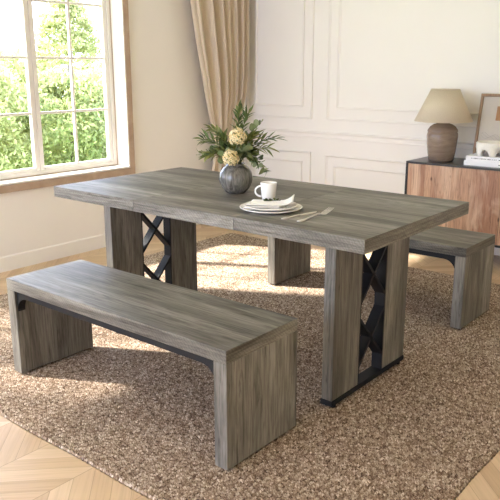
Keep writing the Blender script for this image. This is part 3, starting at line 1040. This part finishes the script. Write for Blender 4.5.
NECK = Vector((0, 0, 0.132))
def bez(a, b, c, n):
    return [a * (1 - t) ** 2 + b * 2 * t * (1 - t) + c * t * t for t in [i / (n - 1) for i in range(n)]]
def target(a, h, f):        # right, up, towards viewer, from the vase base
    return RV * a + FV * f + Vector((0, 0, h))
def sprig(label, kind, a, h, f, nleaf, L, w, mat, sag=0.0, start=0.22):
    r = thing('foliage_sprig', label, 'sprig', VC, 'greenery in the vase')
    tip = target(a, h, f)
    ctrl = NECK + Vector((tip.x * 0.35, tip.y * 0.35, max(0.06, (h - 0.13) * 0.75) + sag))
    root_p = Vector((-tip.x * 0.06, -tip.y * 0.06, 0.02))
    path = [root_p] + bez(NECK + Vector((tip.x, tip.y, 0)).normalized() * 0.020, ctrl, tip, 12)
    s = MB(); s.tube(path, [0.0022] * 6 + [0.0016] * 5 + [0.001] * 2, 6)
    s.build('stem', STEM, r)
    lf = MB(); lf.open = True
    nleaf = int(nleaf * 1.6)
    for i in range(nleaf):
        t = start + (1 - start) * (i + 0.5) / nleaf
        q = 1 + t * 11
        j = min(int(q), 11)
        p = path[j].lerp(path[min(j + 1, 12)], q - int(q))
        tan = (path[min(j + 1, 12)] - path[j - 1]).normalized()
        side = tan.cross(Vector((0, 0, 1)))
        if side.length < 1e-3: side = RV.copy()
        side.normalize(); up = side.cross(tan)
        ang = rl.uniform(0, 2 * PI) if kind != 'lance' else (i * 2.4 + rl.uniform(-0.4, 0.4))
        out = side * math.cos(ang) + up * math.sin(ang)
        spread = 0.55 + 0.5 * rl.random()
        if i >= nleaf - 2 and kind == 'lance': spread = 0.2
        d = tan * (1.0 if kind == 'lance' else 0.4) + out * spread + Vector((0, 0, 0.12))
        upv = (Vector((0, 0, 1)) + Vector((rl.uniform(-.5, .5), rl.uniform(-.5, .5), 0))).normalized()
        LL = L * rl.uniform(0.8, 1.25)
        if kind == 'lance': lance_leaf(lf, p, d, upv, LL, w * rl.uniform(1.05, 1.6))
        else: round_leaf(lf, p, d, upv + out * 0.6, LL)
    lf.build('leaves', mat, r)
    return r
PX = 1 / 213.0
def px(u, v): return (u - 236) * PX, (193 - v) * PX * 1.03
SP = [('long-leaved green sprig reaching far left above the table', 'lance', (203, 141), 0.02, 20, 0.055, 0.012, LEAF_DARK, 0.02),
      ('round-leaved sprig at the lower left, drooping toward the tabletop', 'round', (200, 155), 0.03, 16, 0.027, 0, LEAF_PALE, 0.03),
      ('olive sprig low left just over the vase shoulder', 'lance', (209, 156), 0.06, 18, 0.05, 0.017, LEAF_OLIVE, 0.02),
      ('dense olive sprig upper left behind the cream flowers', 'lance', (212, 133), -0.05, 18, 0.045, 0.013, LEAF_OLIVE, 0.02),
      ('dark sprig between the left leaves and upper flower', 'lance', (220, 138), 0.03, 16, 0.05, 0.014, LEAF_DARK, 0.01),
      ('tallest green sprig pointing straight up behind the upper flower', 'lance', (240, 115), -0.03, 18, 0.05, 0.012, LEAF_DARK, 0.0),
      ('upright dark sprig right of the tallest sprig', 'lance', (249, 117), -0.01, 14, 0.046, 0.011, LEAF_DARK, 0.0),
      ('pale round-leaved sprig standing upper right', 'round', (261, 127), -0.03, 13, 0.026, 0, LEAF_PALE, 0.0),
      ('long-leaved green sprig reaching far right over the mug', 'lance', (276, 141), 0.0, 16, 0.056, 0.011, LEAF_DARK, 0.03),
      ('light olive sprig right, just under the far right sprig', 'lance', (270, 150), 0.03, 14, 0.055, 0.011, LEAF_OLIVE, 0.04),
      ('drooping round-leaved sprig hanging right of the vase', 'round', (267, 173), 0.03, 18, 0.034, 0, LEAF_PALE, 0.05),
      ('olive sprig right of the upper flower', 'lance', (256, 138), 0.02, 16, 0.048, 0.015, LEAF_OLIVE, 0.01),
      ('broad pale leaves right of the lower flower', 'round', (250, 152), 0.06, 14, 0.044, 0, LEAF_PALE, 0.0),
      ('broad pale leaves left of the lower flower', 'round', (222, 157), 0.07, 12, 0.038, 0, LEAF_PALE, 0.0),
      ('short olive sprig in the middle behind both flowers', 'lance', (236, 140), -0.05, 18, 0.05, 0.018, LEAF_OLIVE, 0.0),
      ('dark short sprig at the vase mouth under the right leaves', 'lance', (254, 160), 0.05, 12, 0.045, 0.016, LEAF_DARK, 0.03)]
for (lab, kd, uv, f_, n_, L_, w_, mt, sg) in SP:
    a_, h_ = px(*uv)
    sprig(lab, kd, a_, h_ , f_, n_, L_, w_, mt, sg)

def hydrangea(label, u, v, f_, R):
    a_, h_ = px(u, v)
    c = target(a_, h_, f_)
    r = thing('flower', label, 'flower', VC, 'cream flowers in the vase')
    st = MB(); st.tube([Vector((0, 0, 0.03)), NECK + FV * 0.015, c - Vector((0, 0, R * 0.3)) ], 0.003, 6)
    st.build('stem', STEM, r)
    pt = MB(); pt.open = True
    n = 64
    for i in range(n):
        zc = 1 - 2 * (i + 0.5) / n
        ph = i * 2.39996
        d = Vector((math.sqrt(1 - zc * zc) * math.cos(ph), math.sqrt(1 - zc * zc) * math.sin(ph), zc))
        if d.z < -0.75: continue
        p = c + d * R * rl.uniform(0.82, 1.12)
        s = d.cross(Vector((0.3, 0.2, 1))).normalized(); t_ = s.cross(d)
        r0 = rl.uniform(0, PI)
        for q in range(4):
            a = r0 + q * PI / 2
            e = s * math.cos(a) + t_ * math.sin(a)
            g = d.cross(e)
            L_ = R * 0.32
            pt.add([p, p + e * L_ * 0.55 + g * L_ * 0.42 + d * L_ * 0.12, p + e * L_ + d * L_ * rl.uniform(-0.1, 0.35), p + e * L_ * 0.55 - g * L_ * 0.42 + d * L_ * 0.12], [(0, 1, 2, 3)], 0, True)
    pt.build('petals', PETAL, r)
    co = MB()
    co.lathe([(0.0, -R * 0.7), (R * 0.4, -R * 0.58), (R * 0.66, -R * 0.2), (R * 0.66, R * 0.2), (R * 0.4, R * 0.58), (0.0, R * 0.7)], 16, c)
    co.build('flower_core', LEAF_OLIVE, r)
hydrangea('upper round cream flower head in the bouquet', 238, 138, 0.075, 0.037)
hydrangea('lower round cream flower head just above the vase rim', 231.5, 157, 0.095, 0.034)

# ---------------------------------------------------------------- plates
PCN = Vector((1.208, 0.201, TH))
def plate(R, z, label):
    m_ = MB(); m_.lathe([(0, 0.0), (R * 0.62, 0.0), (R * 0.66, 0.002), (R * 0.96, 0.0125), (R, 0.0150), (R, 0.0170), (R * 0.985, 0.0175), (R * 0.95, 0.0155), (R * 0.66, 0.0060), (R * 0.60, 0.0042), (0, 0.0040)], 80)
    o = m_.build('plate', PORCELAIN, origin=(0, 0, 0))
    o.location = PCN + Vector((0, 0, z))
    return tag(o, label, 'plate', 'stacked white plates')
plate(0.129, 0.0, 'larger white dinner plate lying on the tabletop under the other')
plate(0.110, 0.0080, 'smaller white plate stacked on the dinner plate under the napkin')

# ---------------------------------------------------------------- mug
mug = thing('mug', 'white handled mug standing behind the plates', 'mug', (1.083, 0.345, TH))
m = MB(); m.lathe([(0, 0), (0.024, 0), (0.027, 0.003), (0.031, 0.03), (0.0355, 0.078), (0.0362, 0.085), (0.0348, 0.086), (0.0335, 0.083), (0.0290, 0.03), (0.024, 0.006), (0, 0.005)], 48)
m.build('cup', PORCELAIN, mug)
m = MB()
hp = []
for i in range(15):
    a = PI * (0.5 + i / 14)
    hp.append(-RV * (0.031 + 0.027 * -math.cos(a) * 1.0) + Vector((0, 0, 0.047 + 0.023 * math.sin(a))))
m.tube(hp, 0.0042, 10)
m.build('handle', PORCELAIN, mug)

# ---------------------------------------------------------------- napkin, folded in three layers
def napkin():
    m_ = MB(); m_.open = True
    # profile along the length (s, z): an S-fold with rounded left ends, right end lifting to a point
    prof = [(0.070, 0.0)]
    prof = []
    def run(s0, s1, z0, z1, n):
        for i in range(n):
            t = i / (n - 1); prof.append((s0 + (s1 - s0) * t, z0 + (z1 - z0) * t))
    def turn(s, z, r, dr, n=7):       # half turn upward
        for i in range(1, n):
            a = -PI / 2 + PI * i / n
            prof.append((s + dr * r * math.cos(a), z + r + r * math.sin(a)))
    run(0.075, -0.085, 0.001, 0.001, 10); turn(-0.085, 0.001, 0.0028, -1)
    run(-0.085, 0.045, 0.0066, 0.0066, 10); turn(0.045, 0.0066, 0.0026, 1)
    run(0.045, -0.075, 0.0118, 0.0122, 10); turn(-0.075, 0.0122, 0.0028, -1)
    n0 = len(prof)
    run(-0.075, 0.105, 0.0178, 0.0165, 16)
    nd = 14
    v = []
    for i, (s_, z_) in enumerate(prof):
        for j in range(nd):
            t = j / (nd - 1) - 0.5
            width = 0.115
            lift = 0
            if i >= n0:
                q = max(0, (s_ - 0.045) / 0.06)
                width = 0.115 * (1 - 0.35 * q)
                lift = q * q * 0.014 + q * q * (t + 0.5) * 0.016 + 0.002 * math.sin(7 * t + 20 * s_)
            sh = 0.030 * t * (1.0 if s_ < 0 else 0.3)
            p = RV * (s_ + sh) - FV * (t * width) + Vector((0, 0, z_ + lift + 0.0006 * math.sin(12 * t + i)))
            v.append(p)
    f = [(i * nd + j, i * nd + j + 1, (i + 1) * nd + j + 1, (i + 1) * nd + j) for i in range(len(prof) - 1) for j in range(nd - 1)]
    m_.add(v, f, 0, True)
    o = m_.build('napkin', LINEN, solid=0.0022)
    o.location = PCN + Vector((0, 0, 0.0155)) - RV * 0.012 + FV * 0.004
    return tag(o, 'folded white linen napkin lying across the stacked plates', 'napkin')
napkin()

def herb():
    r = thing('herb_sprig', 'small dark green herb sprig laid on the napkin', 'sprig', PCN + Vector((0, 0, 0.0355)) + RV * 0.000 - FV * 0.018)
    st = MB(); path = [RV * (-0.03 + 0.006 * i) + FV * 0.006 * math.sin(i * 0.6) + Vector((0, 0, 0.002)) for i in range(12)]
    st.tube(path, 0.0012, 6); st.build('stem', STEM, r)
    lf = MB(); lf.open = True
    for i in range(34):
        p = path[rl.randrange(0, 12)]
        d = RV * rl.uniform(-1, 1) + FV * rl.uniform(-1, 1) + Vector((0, 0, rl.uniform(0.05, 0.8)))
        round_leaf(lf, p, d, Vector((rl.uniform(-.4, .4), rl.uniform(-.4, .4), 1)), rl.uniform(0.009, 0.014))
    lf.build('leaves', HERB, r)
herb()

# ---------------------------------------------------------------- cutlery
def ribbon(mb, stations, thick):
    """stations: (along, half width, z)"""
    v = []
    for s_, w_, z_ in stations:
        v += [(-w_, s_, z_), (0, s_, z_ + thick * 0.35), (w_, s_, z_), (w_, s_, z_ + thick), (0, s_, z_ + thick * 1.45), (-w_, s_, z_ + thick)]
    f = []
    for j in range(len(stations) - 1):
        for i in range(6):
            f.append((6 * j + i, 6 * j + (i + 1) % 6, 6 * j + 6 + (i + 1) % 6, 6 * j + 6 + i))
    n = len(stations) - 1
    f += [(0, 1, 2, 3, 4, 5), tuple(6 * n + i for i in (5, 4, 3, 2, 1, 0))]
    mb.add(v, f, 0, True)
def place(o, a, b):
    a, b = Vector(a), Vector(b)
    d = b - a
    o.location = (a.x, a.y, TH)
    o.rotation_euler = (0, 0, math.atan2(d.y, d.x) - PI / 2)
kn = thing('knife', 'silver table knife beside the plate, nearer the plates than the fork', 'knife')
m = MB(); ribbon(m, [(0, 0.004, 0.0), (0.004, 0.0085, 0.0), (0.018, 0.0095, 0.0), (0.034, 0.0075, 0.0), (0.046, 0.0052, 0.0), (0.085, 0.0060, 0.001), (0.100, 0.005, 0.001)], 0.004)
m.build('handle', CUTLERY, kn)
m = MB(); ribbon(m, [(0.098, 0.005, 0.0014), (0.112, 0.0078, 0.001), (0.17, 0.0085, 0.0), (0.195, 0.0065, 0.0), (0.208, 0.0015, 0.0)], 0.0018)
m.build('blade', CUTLERY, kn)
place(kn, (1.352, 0.085), (1.372, 0.30))
fk = thing('fork', 'silver four-tined fork lying right of the knife on the tabletop', 'fork')
m = MB(); ribbon(m, [(0, 0.004, 0.0), (0.004, 0.0085, 0.0), (0.018, 0.0095, 0.0), (0.034, 0.0075, 0.0), (0.048, 0.0042, 0.001), (0.09, 0.0036, 0.005), (0.122, 0.0036, 0.009), (0.138, 0.006, 0.009)], 0.004)
m.build('handle', CUTLERY, fk)
m = MB(); ribbon(m, [(0.137, 0.006, 0.009), (0.148, 0.0120, 0.0065), (0.160, 0.0135, 0.005), (0.170, 0.0138, 0.006)], 0.0022)
hd = m.build('head', CUTLERY, fk)
for i in range(4):
    xx = -0.0115 + 0.00767 * i
    t = MB(); t.box(xx - 0.0021, xx + 0.0021, 0.168, 0.2, 0.006, 0.0082)
    t.v = [(x, y, z + (y - 0.168) * 0.28) for x, y, z in t.v]
    t.tube([(xx, 0.199, 0.0157), (xx, 0.222, 0.024)], [0.0019, 0.0007], 6)
    t.build('tine', CUTLERY, hd)
place(fk, (1.425, 0.088), (1.432, 0.305))
